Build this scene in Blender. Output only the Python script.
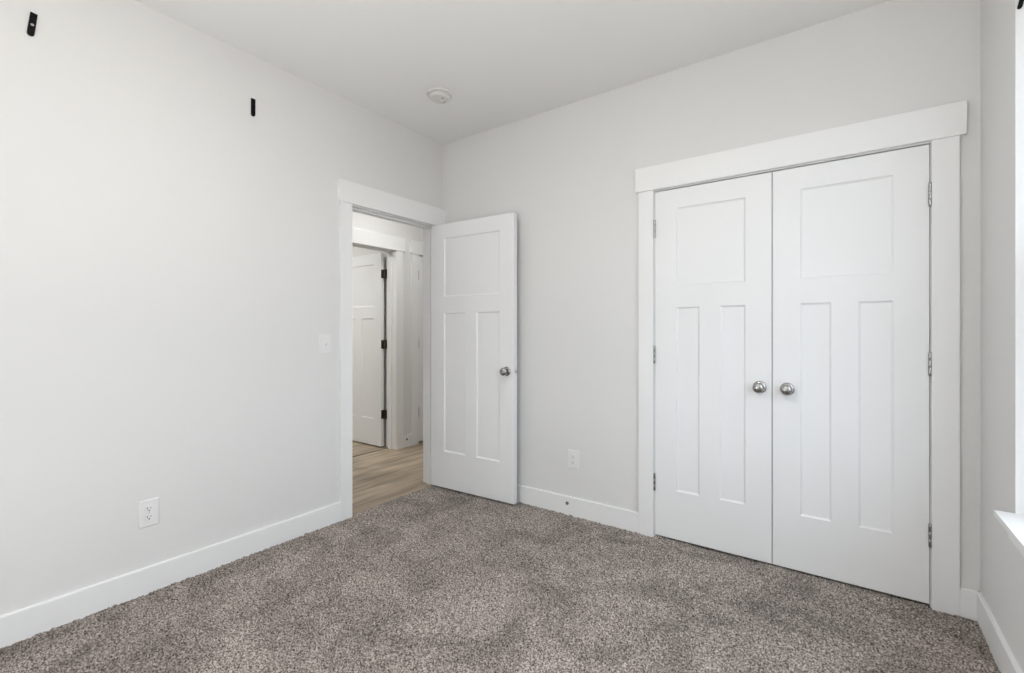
import bpy, bmesh, math
import numpy as np
from mathutils import Matrix, Vector

for o in list(bpy.data.objects):
    bpy.data.objects.remove(o)
SC = bpy.context.scene
COL = SC.collection

# ------------------------------------------------------------------ measures
W, D, H = 3.113, -3.30, 2.731          # room: x 0..W, y D..0, z 0..H
CAM = (2.650, -2.745, 1.212)
FX = 465.58                            # focal length in pixels of a 1024 wide frame

# ------------------------------------------------------------------ camera
cd = bpy.data.cameras.new('camera')
cd.sensor_fit = 'HORIZONTAL'; cd.sensor_width = 36.0
cd.lens = FX / 1024.0 * 36.0
cd.shift_y = -4.66 / 1024.0
cd.clip_start = 0.02; cd.clip_end = 200
cam = bpy.data.objects.new('camera', cd); COL.objects.link(cam)
cam.location = CAM
cam.rotation_euler = (math.radians(90), 0, math.radians(35.61))
SC.camera = cam

# ------------------------------------------------------------------ world, lights, exposure
SC.view_settings.view_transform = 'Standard'
SC.view_settings.look = 'None'
SC.view_settings.gamma = 1.0
SC.view_settings.use_curve_mapping = False
SC.view_settings.exposure = -0.04

SKY = 4.0
wd = bpy.data.worlds.new('overcast_sky'); SC.world = wd; wd.use_nodes = True
nt = wd.node_tree; nt.nodes.clear()
wo = nt.nodes.new('ShaderNodeOutputWorld'); bg = nt.nodes.new('ShaderNodeBackground')
bg.inputs[0].default_value = (0.86, 0.93, 1.0, 1); bg.inputs[1].default_value = SKY
nt.links.new(bg.outputs[0], wo.inputs[0])
# bright overcast sky above, dimmer ground below the horizon
tcw = nt.nodes.new('ShaderNodeTexCoord'); sx = nt.nodes.new('ShaderNodeSeparateXYZ'); rw = nt.nodes.new('ShaderNodeValToRGB')
mr = nt.nodes.new('ShaderNodeMapRange'); mr.inputs['From Min'].default_value = -1; mr.inputs['From Max'].default_value = 1
nt.links.new(tcw.outputs['Generated'], sx.inputs[0]); nt.links.new(sx.outputs['Z'], mr.inputs['Value'])
nt.links.new(mr.outputs['Result'], rw.inputs['Fac']); nt.links.new(rw.outputs['Color'], bg.inputs['Color'])
e = rw.color_ramp.elements
e[0].position = 0.0; e[0].color = (0.20, 0.20, 0.19, 1)
e[1].position = 1.0; e[1].color = (0.82, 0.935, 1.06, 1)
for p_, c_ in ((0.47, (0.26, 0.26, 0.25, 1)), (0.52, (0.74, 0.85, 0.98, 1))):
    k_ = e.new(p_); k_.color = c_

def area(name, loc, rot, sx, sy, power, color, shape='RECTANGLE', portal=False):
    l = bpy.data.lights.new(name, 'AREA'); l.shape = shape; l.size = sx
    if shape in ('RECTANGLE', 'ELLIPSE'): l.size_y = sy
    l.energy = power; l.color = color
    if portal: l.cycles.is_portal = True
    o = bpy.data.objects.new(name, l); COL.objects.link(o)
    o.location = loc; o.rotation_euler = rot
    return o
WY0, WY1, WZ0, WZ1 = -1.95, -0.495, 0.584, 2.44         # window opening in the right wall
area('window_portal', (W + 0.17, (WY0+WY1)/2, (WZ0+WZ1)/2), (0, math.radians(90), 0), WZ1-WZ0, WY1-WY0, 1, (1,1,1), portal=True)
LAMP = (1.62, -2.02)                                     # the bedroom's ceiling lamp
P_DOWN = 9.5
P_ROOM, P_HALL, P_FAR, P_FILL = 3.5, 9.6, 21.0, 13.0

def point(name, loc, radius, power, color):
    l = bpy.data.lights.new(name, 'POINT'); l.energy = power; l.color = color; l.shadow_soft_size = radius
    o = bpy.data.objects.new(name, l); COL.objects.link(o); o.location = loc
    return o
# two added fill lights behind the camera: one low, one bounced off the ceiling
area('bounce_fill_light', (2.15, -3.08, 1.25), (math.pi, 0, 0), 0.4, 0.4, 27.0, (1.0, 0.985, 0.955), 'DISK')
point('low_fill_light', (1.30, -3.10, 0.70), 0.14, P_FILL, (0.95, 0.98, 1.03))

# ------------------------------------------------------------------ materials
def mat(name, col, rough=0.5, metal=0.0, bump=None, spec=0.5, emit=None):
    m = bpy.data.materials.new(name); m.use_nodes = True
    t = m.node_tree; b = t.nodes['Principled BSDF']
    b.inputs['Base Color'].default_value = (*col, 1)
    b.inputs['Roughness'].default_value = rough
    b.inputs['Metallic'].default_value = metal
    b.inputs['Specular IOR Level'].default_value = spec
    if emit:
        b.inputs['Emission Color'].default_value = (*emit[0], 1)
        b.inputs['Emission Strength'].default_value = emit[1]
    if bump:
        tc = t.nodes.new('ShaderNodeTexCoord'); n = t.nodes.new('ShaderNodeTexNoise')
        n.inputs['Scale'].default_value = bump[0]; n.inputs['Detail'].default_value = 3
        bp = t.nodes.new('ShaderNodeBump'); bp.inputs['Strength'].default_value = bump[1]
        bp.inputs['Distance'].default_value = bump[2]
        t.links.new(tc.outputs['Object'], n.inputs['Vector'])
        t.links.new(n.outputs['Fac'], bp.inputs['Height'])
        t.links.new(bp.outputs['Normal'], b.inputs['Normal'])
    return m
M_WALL = mat('wall_paint', (0.785, 0.780, 0.768), 0.85, bump=(90, 0.06, 0.002), spec=0.25)
M_CEIL = mat('ceiling_paint', (0.89, 0.886, 0.872), 0.9, bump=(120, 0.06, 0.002), spec=0.2)
M_TRIM = mat('trim_paint', (0.89, 0.89, 0.885), 0.38, spec=0.45)
M_DOOR = mat('door_paint', (0.885, 0.887, 0.887), 0.42, bump=(260, 0.04, 0.001), spec=0.4)
M_PLAST = mat('white_plastic', (0.84, 0.838, 0.83), 0.35)
M_SMOKE = mat('aged_white_plastic', (0.72, 0.705, 0.685), 0.5)
M_DARK = mat('dark_slot', (0.03, 0.03, 0.03), 0.6)
M_BLACK = mat('black_metal', (0.004, 0.004, 0.005), 0.5, spec=0.12)
M_NICK = mat('satin_nickel', (0.42, 0.41, 0.395), 0.18, 1.0)
M_STEEL = mat('bright_steel', (0.72, 0.71, 0.70), 0.25, 1.0)
M_BRONZE = mat('dark_bronze', (0.085, 0.068, 0.05), 0.45, 0.8)
M_RUB = mat('grey_rubber', (0.16, 0.16, 0.16), 0.7)
M_VINYL = mat('window_vinyl', (0.88, 0.88, 0.88), 0.3)
M_DIFF = mat('lamp_diffuser', (0.9, 0.9, 0.88), 0.4, emit=((1, 0.99, 0.97), 3.0))

def carpet_mat():
    m = bpy.data.materials.new('carpet_yarn'); m.use_nodes = True
    t = m.node_tree; N = t.nodes; L = t.links; b = N['Principled BSDF']
    b.inputs['Roughness'].default_value = 0.95; b.inputs['Specular IOR Level'].default_value = 0.1
    tc = N.new('ShaderNodeTexCoord')
    n1 = N.new('ShaderNodeTexNoise'); n1.inputs['Scale'].default_value = 150; n1.inputs['Detail'].default_value = 2.5
    n1.inputs['Roughness'].default_value = 0.65
    r1 = N.new('ShaderNodeValToRGB'); e = r1.color_ramp.elements
    e[0].position = 0.37; e[0].color = (0.070, 0.058, 0.052, 1)
    e[1].position = 0.66; e[1].color = (0.64, 0.575, 0.52, 1)
    k = e.new(0.5); k.color = (0.315, 0.275, 0.246, 1)
    n2 = N.new('ShaderNodeTexNoise'); n2.inputs['Scale'].default_value = 3.0; n2.inputs['Detail'].default_value = 4
    n2.inputs['Roughness'].default_value = 0.62; n2.inputs['Distortion'].default_value = 0.9
    r2 = N.new('ShaderNodeMapRange'); r2.inputs['From Min'].default_value = 0.36; r2.inputs['From Max'].default_value = 0.60
    r2.inputs['To Min'].default_value = 0.70; r2.inputs['To Max'].default_value = 1.08
    mx = N.new('ShaderNodeMix'); mx.data_type = 'RGBA'; mx.blend_type = 'MULTIPLY'; mx.inputs['Factor'].default_value = 1
    L.new(tc.outputs['Object'], n1.inputs['Vector']); L.new(tc.outputs['Object'], n2.inputs['Vector'])
    L.new(n1.outputs['Fac'], r1.inputs['Fac']); L.new(n2.outputs['Fac'], r2.inputs['Value'])
    L.new(r1.outputs['Color'], mx.inputs[6]); L.new(r2.outputs['Result'], mx.inputs[7])
    L.new(mx.outputs[2], b.inputs['Base Color'])
    return m
M_CARPET = carpet_mat()

def wood_mat():
    m = bpy.data.materials.new('plank_floor'); m.use_nodes = True
    t = m.node_tree; N = t.nodes; L = t.links; b = N['Principled BSDF']
    b.inputs['Roughness'].default_value = 0.45
    tc = N.new('ShaderNodeTexCoord')
    mp = N.new('ShaderNodeMapping'); mp.inputs['Rotation'].default_value = (0, 0, math.radians(90))
    br = N.new('ShaderNodeTexBrick'); br.inputs['Scale'].default_value = 1.0
    br.inputs['Brick Width'].default_value = 1.2; br.inputs['Row Height'].default_value = 0.18
    br.inputs['Mortar Size'].default_value = 0.0012; br.offset = 0.37
    br.inputs['Color1'].default_value = (0.43, 0.335, 0.24, 1); br.inputs['Color2'].default_value = (0.56, 0.455, 0.335, 1)
    br.inputs['Mortar'].default_value = (0.16, 0.12, 0.085, 1)
    ms = N.new('ShaderNodeMapping'); ms.inputs['Scale'].default_value = (9, 1.0, 1)
    ng = N.new('ShaderNodeTexNoise'); ng.inputs['Scale'].default_value = 1.6; ng.inputs['Detail'].default_value = 6
    ng.inputs['Distortion'].default_value = 0.6
    rg = N.new('ShaderNodeMapRange'); rg.inputs['From Min'].default_value = 0.3; rg.inputs['From Max'].default_value = 0.7
    rg.inputs['To Min'].default_value = 0.52; rg.inputs['To Max'].default_value = 1.22
    mx = N.new('ShaderNodeMix'); mx.data_type = 'RGBA'; mx.blend_type = 'MULTIPLY'; mx.inputs['Factor'].default_value = 1
    L.new(tc.outputs['Object'], mp.inputs['Vector']); L.new(mp.outputs[0], br.inputs['Vector'])
    L.new(tc.outputs['Object'], ms.inputs['Vector']); L.new(ms.outputs[0], ng.inputs['Vector'])
    L.new(ng.outputs['Fac'], rg.inputs['Value'])
    L.new(br.outputs['Color'], mx.inputs[6]); L.new(rg.outputs['Result'], mx.inputs[7])
    L.new(mx.outputs[2], b.inputs['Base Color'])
    return m
M_WOOD = wood_mat()

def glass_mat():
    m = bpy.data.materials.new('window_glass'); m.use_nodes = True
    t = m.node_tree; N = t.nodes; N.clear()
    o = N.new('ShaderNodeOutputMaterial'); mx = N.new('ShaderNodeMixShader')
    tr = N.new('ShaderNodeBsdfTransparent'); gl = N.new('ShaderNodeBsdfGlossy'); gl.inputs['Roughness'].default_value = 0.02
    fr = N.new('ShaderNodeFresnel'); fr.inputs['IOR'].default_value = 1.45
    ge = N.new('ShaderNodeNewGeometry'); mu = N.new('ShaderNodeMath'); mu.operation = 'MULTIPLY'
    iv = N.new('ShaderNodeMath'); iv.operation = 'SUBTRACT'; iv.inputs[0].default_value = 1.0
    t.links.new(ge.outputs['Backfacing'], iv.inputs[1]); t.links.new(fr.outputs[0], mu.inputs[0]); t.links.new(iv.outputs[0], mu.inputs[1])
    t.links.new(mu.outputs[0], mx.inputs[0]); t.links.new(tr.outputs[0], mx.inputs[1]); t.links.new(gl.outputs[0], mx.inputs[2])
    t.links.new(mx.outputs[0], o.inputs[0])
    return m
M_GLASS = glass_mat()

# ------------------------------------------------------------------ helpers
def obj(name, bm, m, parent=None, smooth=False, loc=None):
    me = bpy.data.meshes.new(name)
    bmesh.ops.recalc_face_normals(bm, faces=bm.faces)
    bm.to_mesh(me); bm.free()
    if smooth:
        me.polygons.foreach_set('use_smooth', [True] * len(me.polygons))
    me.materials.append(m)
    o = bpy.data.objects.new(name, me); COL.objects.link(o)
    if parent: o.parent = parent
    if loc: o.location = loc
    return o

def box(bm, x0, x1, y0, y1, z0, z1, bev=0.0):
    r = bmesh.ops.create_cube(bm, size=1.0, matrix=Matrix.Translation(((x0+x1)/2, (y0+y1)/2, (z0+z1)/2)) @
                              Matrix.Diagonal((abs(x1-x0), abs(y1-y0), abs(z1-z0), 1)))
    if bev:
        es = {e for v in r['verts'] for e in v.link_edges}
        bmesh.ops.bevel(bm, geom=list(es), offset=bev, segments=2, profile=0.5, affect='EDGES')
    return bm

def boxes(*bs, bev=0.0):
    bm = bmesh.new()
    for b in bs: box(bm, *b, bev=bev)
    return bm

def lathe(bm, prof, M=Matrix(), seg=32):
    """prof: (radius, height) from bottom to top; spun around local z, then moved by M."""
    rings = []
    for r, h in prof:
        if r < 1e-6:
            rings.append([bm.verts.new(M @ Vector((0, 0, h)))])
        else:
            rings.append([bm.verts.new(M @ Vector((r*math.cos(2*math.pi*i/seg), r*math.sin(2*math.pi*i/seg), h))) for i in range(seg)])
    for a, b in zip(rings, rings[1:]):
        for i in range(seg):
            j = (i+1) % seg
            if len(a) == 1 and len(b) == 1: continue
            if len(a) == 1: bm.faces.new((a[0], b[i], b[j]))
            elif len(b) == 1: bm.faces.new((a[i], a[j], b[0]))
            else: bm.faces.new((a[i], a[j], b[j], b[i]))
    if len(rings[0]) > 1: bm.faces.new(rings[0][::-1])
    if len(rings[-1]) > 1: bm.faces.new(rings[-1])
    return bm

def prism(bm, pts, y0, y1):
    """outline in local x,z extruded from y0 to y1"""
    a = [bm.verts.new((x, y0, z)) for x, z in pts]; b = [bm.verts.new((x, y1, z)) for x, z in pts]
    bm.faces.new(a); bm.faces.new(b[::-1])
    for i in range(len(pts)):
        j = (i+1) % len(pts); bm.faces.new((a[j], a[i], b[i], b[j]))
    return bm

OUT = Matrix.Rotation(math.radians(90), 4, 'X')        # local z -> -y (out of a wall that faces -y)

def empty(name, loc=(0,0,0), rz=0.0):
    o = bpy.data.objects.new(name, None); COL.objects.link(o)
    o.empty_display_size = 0.1; o.location = loc; o.rotation_euler = (0, 0, rz)
    return o
def tag(o, label, cat, group=None):
    o['label'] = label; o['category'] = cat
    if group: o['group'] = group
    return o
def structure(o, label, cat):
    o['kind'] = 'structure'; return tag(o, label, cat)

R90 = math.radians(90)
XH = -1.138                # hallway wall opposite the bedroom door
JT = 0.018                 # jamb board thickness
OPEN_Z = 2.046             # underside of every head jamb

# ------------------------------------------------------------------ walls, ceiling, floors
E0, E1 = -0.865, -0.097     # bedroom doorway jamb faces (y)
C0, C1 = 1.727, 2.955       # closet jamb faces (x)
F0, F1 = -0.305, 0.463      # hallway's open doorway (y)
G0, G1 = 0.782, 1.550       # hallway's closed doorway (y)
ZT = OPEN_Z + JT
structure(obj('wall_left', boxes(
    (-0.12, 0, D-0.15, E0-JT, -0.1, H), (-0.12, 0, E0-JT, E1+JT, ZT, H), (-0.12, 0, E1+JT, 1.75, -0.1, H)), M_WALL),
    'light grey painted wall holding the bedroom doorway', 'wall')
structure(obj('wall_back', boxes(
    (0, C0-JT, 0, 0.12, -0.1, H), (C0-JT, C1+JT, 0, 0.12, ZT, H), (C1+JT, W, 0, 0.12, -0.1, H)), M_WALL),
    'light grey painted wall holding the double closet doors', 'wall')
structure(obj('wall_right', boxes(
    (W, W+0.15, WY1, 0.90, -0.1, H), (W, W+0.15, D-0.15, WY0, -0.1, H),
    (W, W+0.15, WY0, WY1, -0.1, WZ0), (W, W+0.15, WY0, WY1, WZ1, H)), M_WALL),
    'narrow strip of grey wall with the window at the right edge', 'wall')
structure(obj('wall_rear', boxes((0, W, D-0.15, D, -0.1, H)), M_WALL), 'plain grey wall behind the viewer', 'wall')
structure(obj('wall_closet', boxes((1.45, W, 0.78, 0.90, -0.1, H), (1.45, 1.57, 0.12, 0.78, -0.1, H)), M_WALL),
    'inner walls of the closet behind the double doors', 'wall')
structure(obj('wall_hall', boxes(
    (XH-0.122, XH, -2.02, F0-JT, -0.1, H), (XH-0.122, XH, F0-JT, F1+JT, ZT, H), (XH-0.122, XH, F1+JT, G0-JT, -0.1, H),
    (XH-0.122, XH, G0-JT, G1+JT, ZT, H), (XH-0.122, XH, G1+JT, 1.75, -0.1, H)), M_WALL),
    'bright hallway wall seen through the bedroom doorway', 'wall')
structure(obj('wall_hall_end', boxes((-1.95, -0.0, 1.75, 1.87, -0.1, H), (-1.95, -0.12, -2.14, -2.02, -0.1, H)), M_WALL),
    'end walls of the hallway', 'wall')
structure(obj('wall_far_room', boxes((-3.3, XH-0.122, 0.505, 0.66, -0.1, H), (-3.42, -3.3, -2.14, 0.66, -0.1, H),  # side wall set close behind the open door to darken its hinge gap
    (-3.3, -1.95, -2.14, -2.02, -0.1, H), (-2.05, -1.95, 0.66, 1.75, -0.1, H)), M_WALL),
    'walls of the room beyond the hallway', 'wall')
structure(obj('ceiling', boxes((-3.42, W+0.15, D-0.15, 1.87, H, H+0.08)), M_CEIL), 'flat pale grey ceiling', 'ceiling')
structure(obj('floor_slab', boxes((-3.42, W+0.15, D-0.15, 1.87, -0.14, -0.1)), M_RUB), 'floor slab under the carpet and planks', 'floor')
structure(obj('floor_hall', boxes((XH-0.11, -0.012, -2.02, 1.75, -0.1, -0.006)), M_WOOD),
    'tan wood plank floor of the hallway', 'floor')
structure(obj('floor_far_room', boxes((-3.3, XH-0.118, -2.02, 0.505, -0.1, -0.006)), M_WOOD),
    'tan wood plank floor inside the far room', 'floor')
structure(obj('floor_closet', boxes((1.57, W, 0.05, 0.78, -0.1, -0.004), (-1.95, XH-0.122, 0.66, 1.75, -0.1, -0.006)), M_CARPET),
    'floor inside the closets', 'floor')
structure(obj('trim_1', boxes((XH-0.120, XH-0.108, F0, F1, -0.02, -0.002)), mat('seam_strip', (0.16, 0.115, 0.075), 0.5)),
    'thin dark seam strip across the hallway doorway floor', 'threshold')

def carpet():
    rng = np.random.default_rng(7)
    st = 0.0052
    xs = np.arange(-0.010, W + st, st); ys = np.arange(D, 0.055, st)
    nx, ny = len(xs), len(ys)
    X, Y = np.meshgrid(xs, ys, indexing='ij')
    X = X + rng.uniform(-0.0016, 0.0016, X.shape); Y = Y + rng.uniform(-0.0016, 0.0016, Y.shape)
    a = rng.normal(0, 1, (nx, ny))
    def blur(z, k):
        for ax in (0, 1):
            z = sum(np.roll(z, i, ax) for i in range(-k, k+1)) / (2*k+1)
        return z
    b = blur(rng.normal(0, 1, (nx, ny)), 1); b /= b.std()
    c = blur(blur(rng.normal(0, 1, (nx, ny)), 9), 9); c /= c.std()
    Z = np.clip(0.0019*a + 0.0022*b + 0.0009*c, -0.008, 0.007) - 0.0035
    co = np.stack([X, Y, Z], -1).reshape(-1, 3)
    i = np.arange((nx-1)*(ny-1)); ii, jj = i // (ny-1), i % (ny-1)
    v0 = ii*ny + jj
    f = np.stack([v0, v0+ny, v0+ny+1, v0+1], -1)
    me = bpy.data.meshes.new('floor')
    me.vertices.add(len(co)); me.vertices.foreach_set('co', co.ravel())
    me.loops.add(f.size); me.loops.foreach_set('vertex_index', f.ravel().astype(np.int32))
    me.polygons.add(len(f)); me.polygons.foreach_set('loop_start', (np.arange(len(f))*4).astype(np.int32))
    me.update(calc_edges=True)
    me.materials.append(M_CARPET)
    o = bpy.data.objects.new('floor', me); COL.objects.link(o)
    return structure(o, 'speckled brown-grey cut pile carpet over the whole bedroom', 'carpet')
carpet()

# ------------------------------------------------------------------ door trims
def door_trim(name, loc, rz, x0, x1, depth, stop, label, head_over=(0.018, 0.018), cas=0.095, back=True, rev=0.006):
    """local x runs along the wall, local -y comes out of it; x0/x1 are the jamb faces"""
    t = structure(empty(name, loc, rz), label, 'door trim')
    th = 0.018
    zh = 2.0515
    obj('casing', boxes((x0-rev-cas+0.002, x0-rev, -th, 0, -0.012, zh), bev=0.0015), M_TRIM, t)
    obj('casing', boxes((x1+rev, x1+rev+cas-0.002, -th, 0, -0.012, zh), bev=0.0015), M_TRIM, t)
    obj('head_casing', boxes((x0-rev-cas-head_over[0], x1+rev+cas+head_over[1], -0.026, 0, zh, zh+0.142), bev=0.0015), M_TRIM, t)
    if back:
        obj('casing', boxes((x0-rev-cas, x0-rev, depth, depth+th, -0.012, zh), bev=0.0015), M_TRIM, t)
        obj('casing', boxes((x1+rev, x1+rev+cas-0.01, depth, depth+th, -0.012, zh), bev=0.0015), M_TRIM, t)
        obj('head_casing', boxes((x0-rev-cas-0.018, x1+rev+cas-0.01, depth, depth+0.026, zh, zh+0.142), bev=0.0015), M_TRIM, t)
    obj('jamb', boxes((x0-JT, x0, 0, depth, -0.012, ZT)), M_TRIM, t)
    obj('jamb', boxes((x1, x1+JT, 0, depth, -0.012, ZT)), M_TRIM, t)
    obj('head_jamb', boxes((x0, x1, 0, depth, OPEN_Z, ZT)), M_TRIM, t)
    s0, s1 = stop
    obj('stop_moulding', boxes((x0, x0+0.011, s0, s1, -0.012, OPEN_Z-0.011), (x1-0.011, x1, s0, s1, -0.012, OPEN_Z-0.011),
                               (x0, x1, s0, s1, OPEN_Z-0.011, OPEN_Z)), M_TRIM, t)
    return t
tr = door_trim('trim_2', (0, 0, 0), R90, E0, E1, 0.12, (0.040, 0.075), 'white flat casing and jamb around the open bedroom doorway', head_over=(0.009, 0.003), cas=0.089, rev=0.004)
bm = lathe(bmesh.new(), [(0.011, 0), (0.011, 0.004), (0.008, 0.007), (0.0, 0.008)], Matrix.Translation((E1, 0.088, 0.688)) @ Matrix.Rotation(-R90, 4, 'Y'), 20)
obj('rubber_bumper', bm, M_PLAST, tr)
door_trim('trim_3', (0, 0, 0), 0, C0, C1, 0.12, (0.040, 0.075), 'white flat casing and overhanging head board around the closet doors', head_over=(0.016, 0.019), cas=0.091, back=False, rev=0.003)
door_trim('trim_4', (XH, 0, 0), R90, F0, F1, 0.122, (0.045, 0.080), 'white casing around the open doorway across the hallway', back=True)
door_trim('trim_5', (XH, 0, 0), R90, G0, G1, 0.122, (0.040, 0.075), 'white casing around the closed hallway door', back=False)

# ------------------------------------------------------------------ baseboards
def base_profile(bm, x0, x1, y, h=0.117, th=0.014):
    """board along local x on a wall face at local y, facing -y, with an eased top edge"""
    pr = [(0, -0.03), (-th, -0.03), (-th, h-0.004), (-th+0.002, h-0.0012), (-th+0.005, h), (0, h)]
    a = [bm.verts.new((x0, y+p, z)) for p, z in pr]; b = [bm.verts.new((x1, y+p, z)) for p, z in pr]
    bm.faces.new(a); bm.faces.new(b[::-1])
    for i in range(len(pr)):
        j = (i+1) % len(pr); bm.faces.new((a[i], b[i], b[j], a[j]))
def baseboard(name, segs, loc, rz, label):
    bm = bmesh.new()
    for x0, x1 in segs: base_profile(bm, x0, x1, 0)
    o = obj(name, bm, M_TRIM); o.location = loc; o.rotation_euler = (0, 0, rz)
    return structure(o, label, 'baseboard')
baseboard('baseboard_left', [(D, E0-0.091)], (0, 0, 0), R90, 'white baseboard along the left wall')
baseboard('baseboard_back', [(0.018, C0-0.092), (C1+0.092, W)], (0, 0, 0), 0, 'white baseboard between the bedroom door and the closet')
baseboard('baseboard_right', [(0.0, -D)], (W, 0, 0), -R90, 'white baseboard under the window')
baseboard('baseboard_rear', [(-W, 0)], (0, D, 0), math.radians(180), 'white baseboard behind the viewer')
baseboard('baseboard_hall', [(F1+0.100, G0-0.100), (-2.02, F0-0.100)], (XH, 0, 0), R90, 'short white baseboard between the two hallway door casings')

# ------------------------------------------------------------------ doors
def leaf_mesh(w, h, t, rects):
    """slab x 0..w, y 0..t, z 0..h with through holes where the panels sit"""
    bm = bmesh.new()
    xs = sorted({0, w} | {r[0] for r in rects} | {r[1] for r in rects})
    zs = sorted({0, h} | {r[2] for r in rects} | {r[3] for r in rects})
    for y in (0, t):
        V = {}
        def v(x, z):
            if (x, z) not in V: V[(x, z)] = bm.verts.new((x, y, z))
            return V[(x, z)]
        for a, b in zip(xs, xs[1:]):
            for c, d in zip(zs, zs[1:]):
                mx, mz = (a+b)/2, (c+d)/2
                if any(r[0] < mx < r[1] and r[2] < mz < r[3] for r in rects): continue
                q = [v(a, c), v(b, c), v(b, d), v(a, d)]
                bm.faces.new(q if y == 0 else q[::-1])
    bm.verts.ensure_lookup_table()
    for (p, q) in (((0, 0), (w, 0)), ((w, 0), (w, h)), ((w, h), (0, h)), ((0, h), (0, 0))):
        bm.faces.new([bm.verts.new((p[0], 0, p[1])), bm.verts.new((q[0], 0, q[1])), bm.verts.new((q[0], t, q[1])), bm.verts.new((p[0], t, p[1]))])
    bmesh.ops.remove_doubles(bm, verts=bm.verts, dist=1e-6)
    return bm
def panel_mesh(r, t, dep=0.0085, bv=0.009):
    """recessed flat panel with a sloped sticking on both faces"""
    x0, x1, z0, z1 = r
    bm = bmesh.new()
    for y, s in ((0, 1), (t, -1)):
        ring = lambda i, yy: [bm.verts.new(p) for p in ((x0+i, yy, z0+i), (x1-i, yy, z0+i), (x1-i, yy, z1-i), (x0+i, yy, z1-i))]
        rs = [ring(0, y), ring(0.0015, y + s*0.0035), ring(bv*0.8, y + s*dep*0.9), ring(bv, y + s*dep)]
        for a, b in zip(rs, rs[1:]):
            for i in range(4):
                j = (i+1) % 4
                bm.faces.new((a[i], a[j], b[j], b[i]))
        bm.faces.new(rs[-1])
    return bm
def hinge(parent, x, y, zc, m, side, open_=False, hh=0.0475):
    """knuckle barrel standing at local (x, y) with its plate let into the gap"""
    bm = lathe(bmesh.new(), [(0.005, -hh-0.004), (0.0072, -hh), (0.0072, -hh/3), (0.0066, -hh/3+0.0008), (0.0072, -hh/3+0.0016), (0.0072, hh/3), (0.0066, hh/3+0.0008),
                             (0.0072, hh/3+0.0016), (0.0072, hh), (0.005, hh+0.004)], Matrix.Translation((x, y, zc)), 14)
    o = obj('hinge', bm, m, parent, smooth=True)
    return o
def knob(parent, x, y, z, s=-1, m=None):
    """round satin knob with rose; s=-1 points to local -y"""
    m = m or M_NICK
    T = Matrix.Translation((x, y, z)) @ (OUT if s < 0 else Matrix.Rotation(-R90, 4, 'X'))
    kb = lathe(bmesh.new(), [(0.0115, 0.006), (0.0105, 0.018), (0.0125, 0.026), (0.0205, 0.032), (0.0262, 0.0385), (0.0278, 0.0445),
                             (0.0265, 0.0505), (0.0225, 0.0560), (0.0155, 0.0595), (0.0075, 0.0610), (0, 0.0613)], T, 32)
    k = obj('knob', kb, m, parent, smooth=True)
    rb = lathe(bmesh.new(), [(0.0325, 0.0), (0.0325, 0.003), (0.031, 0.0055), (0.024, 0.0085), (0.013, 0.0105), (0, 0.0105)], T, 32)
    obj('rose', rb, m, k, smooth=True)
    return k
def door(name, loc, rz, x0, w, y0, label, h=2.030, t=0.035, hinge_z=(1.807, 1.059, 0.305)):
    d = structure(empty(name, loc, rz), label, 'door')
    st, mul = 0.123, 0.107
    a, b = st, w - st; m0, m1 = (a+b)/2 - mul/2, (a+b)/2 + mul/2
    rects = [(a, b, 1.470, 1.920), (a, m0, 0.278, 1.345), (m1, b, 0.278, 1.345)]
    lf = obj('leaf', leaf_mesh(w, h, t, rects), M_DOOR, d, loc=(x0, y0, 0))
    for r in rects: obj('panel', panel_mesh(r, t), M_DOOR, lf)
    return d
LZ = 0.010
# closet doors
dl = door('door_1', (1.7305, 0, LZ), 0, 0, 0.6085, 0.0, 'left leaf of the white double closet doors with three recessed panels')
for z in (1.8125, 1.067, 0.313): hinge(dl, -0.0020, -0.0075, z, M_NICK, 1)
knob(dl, 0.553, 0, 0.912)
dr = door('door_2', (2.3430, 0, LZ), 0, 0, 0.6085, 0.0, 'right leaf of the white double closet doors nearest the window')
for z in (1.8075, 1.059, 0.3055): hinge(dr, 0.6105, -0.0075, z, M_NICK, 1)
knob(dr, 0.0665, 0, 0.911)
# bedroom door, standing open against the closet wall
de = door('door_3', (0.008, E1, LZ+0.003), math.radians(2.4), 0.003, 0.768, -0.043, 'white bedroom door with three recessed panels standing wide open')
for z in (1.8125, 1.067, 0.313): hinge(de, 0.0, 0.0, z, M_NICK, 1)
knob(de, 0.709, -0.043, 0.922); knob(de, 0.709, -0.008, 0.922, 1)
lt = obj('latch_plate', boxes((0.7705, 0.7722, -0.037, -0.014, 0.895, 0.951), bev=0.0006), M_PLAST, de)
prism_bm = lathe(bmesh.new(), [(0.0105, 0), (0.0105, 0.007), (0.0085, 0.011), (0, 0.0125)], Matrix.Translation((0.7722, -0.0255, 0.922)) @ Matrix.Rotation(R90, 4, 'Y'), 20)
obj('latch_bolt', prism_bm, M_STEEL, lt, smooth=True)
# far-room door, open away from the hallway
df = door('door_4', (XH-0.122-0.006, F1, LZ), 0, -0.799, 0.762, -0.043, 'white door with dark hinges standing open beyond the hallway')
for z in (1.810, 1.070, 0.335):
    hg = hinge(df, -0.010, -0.020, z, M_BRONZE, 1)
    obj('hinge_plate', boxes((-0.037, -0.0350, -0.043, -0.012, z-0.045, z+0.045), (-0.037, 0.004, -0.0045, -0.0020, z-0.045, z+0.045),
                             (-0.036, -0.008, -0.022, -0.019, z-0.045, z+0.045)), M_BRONZE, hg)
knob(df, -0.735, -0.043, 0.93)
# closed hallway door
dg = door('door_5', (XH, G0+0.003, LZ+0.006), R90, 0, 0.762, 0.0, 'closed white hallway door just visible beside the bedroom jamb')
for z in (1.812, 1.067, 0.325): hinge(dg, -0.0015, -0.0075, z, M_NICK, 1)
knob(dg, 0.70, 0, 0.92)

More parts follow.
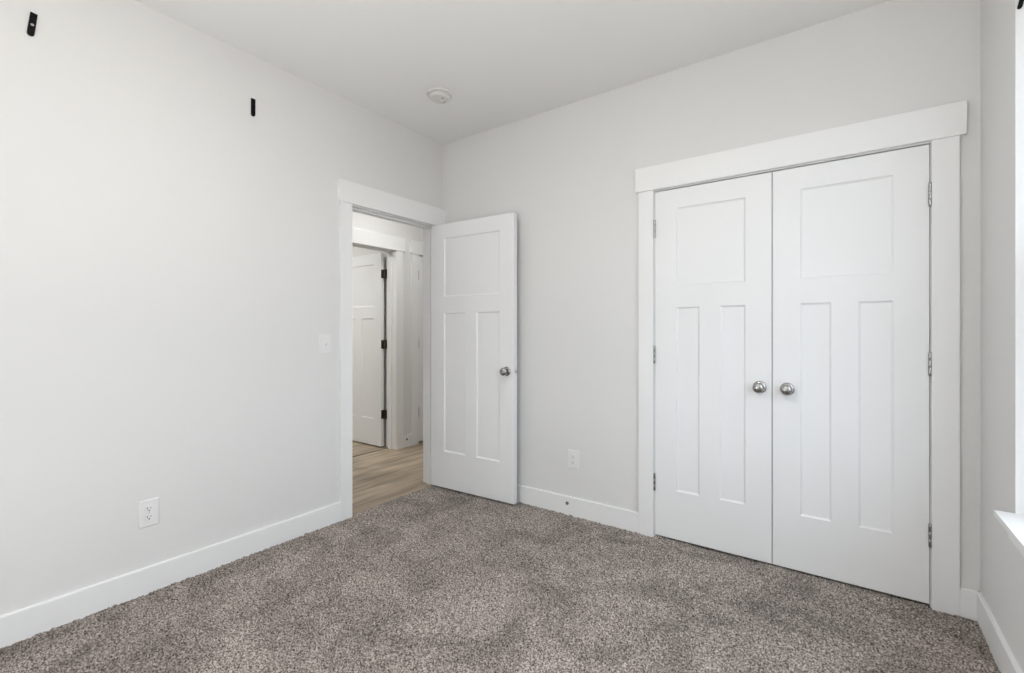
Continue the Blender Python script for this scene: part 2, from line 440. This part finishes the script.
# ------------------------------------------------------------------ windows
def window(name, loc, rz, x0, x1, label):
    """local x along the wall, local +y goes out through the wall"""
    win = structure(empty(name, loc, rz), label, 'window')
    f0, f1, fw = 0.085, 0.145, 0.045
    obj('frame', boxes((x0, x0+fw, f0, f1, WZ0, WZ1), (x1-fw, x1, f0, f1, WZ0, WZ1), (x0+fw, x1-fw, f0, f1, WZ0, WZ0+fw), (x0+fw, x1-fw, f0, f1, WZ1-fw, WZ1)), M_VINYL, win)
    zm = 1.50
    for nm, ya, za, zb in (('lower_sash', f0+0.008, WZ0+fw, zm+0.02), ('upper_sash', f0+0.032, zm-0.02, WZ1-fw)):
        s = obj(nm, boxes((x0+fw, x0+fw+0.04, ya, ya+0.022, za, zb), (x1-fw-0.04, x1-fw, ya, ya+0.022, za, zb),
                          (x0+fw+0.04, x1-fw-0.04, ya, ya+0.022, za, za+0.04), (x0+fw+0.04, x1-fw-0.04, ya, ya+0.022, zb-0.04, zb)), M_VINYL, win)
        obj('glass_pane', boxes((x0+fw+0.04, x1-fw-0.04, ya+0.009, ya+0.013, za+0.04, zb-0.04)), M_GLASS, s)
    obj('sill', boxes((x0, x1, 0, f0, WZ0, WZ0+0.018), (x0-0.007, x1+0.007, -0.050, 0, WZ0, WZ0+0.018)), M_TRIM, win)
    obj('apron', boxes((x0, x1, -0.016, 0, WZ0-0.065, WZ0)), M_TRIM, win)
    return win
window('window_1', (W, 0, 0), -R90, -WY1, -WY0, 'bright window at the right edge with a white stool below it')

# ------------------------------------------------------------------ small fittings
def plate(name, loc, rz, w=0.079, h=0.124):
    t = empty(name, loc, rz)
    bm = bmesh.new()
    o = [(-w/2, -h/2), (w/2, -h/2), (w/2, h/2), (-w/2, h/2)]; i = 0.0035
    n = [(x - math.copysign(i, x), z - math.copysign(i, z)) for x, z in o]
    a = [bm.verts.new((x, 0, z)) for x, z in o]; b = [bm.verts.new((x, -0.0035, z)) for x, z in o]; c = [bm.verts.new((x, -0.006, z)) for x, z in n]
    for p, q in ((a, b), (b, c)):
        for k in range(4): bm.faces.new((p[k], p[(k+1) % 4], q[(k+1) % 4], q[k]))
    bm.faces.new(c); bm.faces.new(a[::-1])
    obj('cover_plate', bm, M_PLAST, t)
    return t
def screw(t, z, y=-0.006):
    bm = lathe(bmesh.new(), [(0.0032, 0), (0.0032, 0.0006), (0.002, 0.0012), (0, 0.0013)], Matrix.Translation((0, y, z)) @ OUT, 12)
    s = obj('screw', bm, M_PLAST, t)
    obj('screw_slot', boxes((-0.0026, 0.0026, y-0.0016, y-0.0011, z-0.0004, z+0.0004)), M_DARK, s)
def outlet(loc, rz, label):
    t = tag(plate('wall_outlet', loc, rz), label, 'outlet', None)
    for zc in (0.0195, -0.0195):
        pts = []
        for k in range(24):                                            # round face with flattened top and bottom
            a = 2*math.pi*k/24
            pts.append((0.0172*math.cos(a), zc + max(-0.0142, min(0.0142, 0.0172*math.sin(a)))))
        r = obj('receptacle', prism(bmesh.new(), pts, -0.0085, -0.004), M_PLAST, t)
        bm = boxes((-0.0078, -0.0056, -0.0089, -0.0080, zc+0.000, zc+0.0085), (0.0056, 0.0075, -0.0089, -0.0080, zc+0.0008, zc+0.0078))
        obj('slot', bm, M_DARK, r)
        obj('ground_hole', lathe(bmesh.new(), [(0.0029, 0), (0.0029, 0.0006)], Matrix.Translation((0, -0.0083, zc-0.0068)) @ OUT, 14), M_DARK, r)
    screw(t, 0)
    return t
outlet((0, -1.9645, 0.3655), R90, 'white duplex outlet low on the left wall')
outlet((1.1865, 0, 0.367), 0, 'white duplex outlet on the wall between open door and closet')

sw = tag(plate('light_switch', (0, -1.0565, 1.138), R90), 'white toggle light switch on the wall beside the door casing', 'light switch')
obj('toggle_collar', boxes((-0.0055, 0.0055, -0.0075, -0.005, -0.0125, 0.0125), bev=0.0005), M_PLAST, sw)
bm = bmesh.new(); box(bm, -0.0045, 0.0045, -0.019, -0.004, -0.0055, 0.0055, bev=0.0012)
bmesh.ops.transform(bm, matrix=Matrix.Rotation(math.radians(22), 4, 'X'), verts=bm.verts)
obj('toggle', bm, M_PLAST, sw)
screw(sw, 0.030); screw(sw, -0.030)

# smoke detector
sd = tag(empty('smoke_detector', (0.5425, -0.596, H)), 'round white smoke detector on the ceiling near the corner', 'smoke detector')
FLIP = Matrix.Rotation(math.radians(180), 4, 'X')
obj('base_ring', lathe(bmesh.new(), [(0.082, 0), (0.082, 0.006), (0.079, 0.010), (0.066, 0.012), (0.0, 0.012)], FLIP, 48), M_SMOKE, sd)
bd = obj('body', lathe(bmesh.new(), [(0.066, 0.010), (0.066, 0.012), (0.063, 0.0135), (0.063, 0.016), (0.066, 0.0175), (0.065, 0.026), (0.060, 0.033), (0.050, 0.0355), (0, 0.036)], FLIP, 48), M_SMOKE, sd)
obj('test_button', lathe(bmesh.new(), [(0.011, 0), (0.011, 0.003), (0.009, 0.004), (0, 0.004)], Matrix.Translation((0.004, 0.012, -0.0345)) @ FLIP, 20), M_PLAST, bd)
obj('sensor_dot', lathe(bmesh.new(), [(0.006, 0), (0.006, 0.0012)], Matrix.Translation((0.030, -0.005, -0.0352)) @ FLIP, 16), M_DARK, bd)
obj('vent_slot', boxes((-0.016, 0.010, 0.0415, 0.0445, -0.0366, -0.0345)), M_RUB, bd)

# door stops screwed to baseboards
def door_stop(loc, rz, label):
    t = tag(empty('door_stop', loc, rz), label, 'door stop')
    obj('base', lathe(bmesh.new(), [(0.0115, 0), (0.0115, 0.003), (0.010, 0.0055), (0.006, 0.0065), (0, 0.0065)], OUT, 20), M_RUB, t)
    obj('stem', lathe(bmesh.new(), [(0.0042, 0.005), (0.0042, 0.010)], OUT, 14), M_NICK, t)
    obj('rubber_tip', lathe(bmesh.new(), [(0.0055, 0.0095), (0.006, 0.012), (0.0045, 0.0145), (0, 0.015)], OUT, 16), M_NICK, t)
door_stop((1.146, -0.014, 0.073), 0, 'small dark door stop on the bedroom baseboard below the outlet')
door_stop((XH+0.014, 0.612, 0.075), R90, 'small dark door stop on the short hallway baseboard')

# black hook plates
def hook(loc, rz, tilt, label, w=0.0105):
    t = tag(empty('wall_hook', loc, rz), label, 'wall hook')
    t.rotation_euler = (0, tilt, rz)
    h = 0.048
    pts = [(w, h), (-w, h), (-w, -h+w)] + [(-w*math.cos(a), -h+w-w*math.sin(a)) for a in [math.pi*k/10 for k in range(1, 10)]] + [(w, -h+w)]
    obj('plate', prism(bmesh.new(), pts, -0.007, 0), M_BLACK, t)
    return t
ha = hook((0, -2.3485, 2.4415), R90, math.radians(6.5), 'tilted black hook plate with silver screw high on the left wall')
ha_s = obj('screw', lathe(bmesh.new(), [(0.006, 0), (0.006, 0.0012), (0.004, 0.0028), (0, 0.0032)], Matrix.Translation((0, -0.007, -0.002)) @ OUT, 18), M_NICK, ha)
ha_s['label'] = 'silver screw head'
hook((0, -1.493, 2.4445), R90, math.radians(0.5), 'upright black hook plate high on the left wall nearer the corner')
hook((W+0.0180, WY1, 2.336), 0, math.radians(12), 'narrow leaning black hook plate on the window jamb at the top right', 0.006)

# ceiling lamps
def ceiling_lamp(x, y, power, color, label, glow=False):
    t = tag(empty('ceiling_lamp', (x, y, H)), label, 'ceiling lamp')
    obj('lamp_base', lathe(bmesh.new(), [(0.165, 0), (0.165, 0.018), (0.158, 0.022), (0, 0.022)], FLIP, 40), M_PLAST, t)
    obj('diffuser', lathe(bmesh.new(), [(0.152, 0.020), (0.150, 0.032), (0.135, 0.044), (0.09, 0.052), (0, 0.055)], FLIP, 40), M_DIFF, t, smooth=True)
    a = area('lamp_light', (0, 0, 0), (0, 0, 0), 0.20, 0.20, power if not glow else P_DOWN, color, 'DISK')
    a.parent = t; a.location = (0, 0, -0.062)
    if glow:                                                          # the shade also throws light sideways and up
        p = point('lamp_glow', (0, 0, 0), 0.07, power, color); p.parent = t; p.location = (0, 0, -0.17)
    return t
ceiling_lamp(LAMP[0], LAMP[1], P_ROOM, (1.0, 0.975, 0.94), 'round white flush lamp in the middle of the bedroom ceiling', True)
ceiling_lamp(-0.36, 0.06, P_HALL, (1.0, 0.995, 0.97), 'unseen round white flush lamp added on the hallway ceiling')  # out of view, added to light the hallway
ceiling_lamp(-2.2, -0.75, P_FAR, (1.0, 1.0, 0.97), 'unseen round white flush lamp added on the far room ceiling')  # out of view, added to brighten the room past the hallway
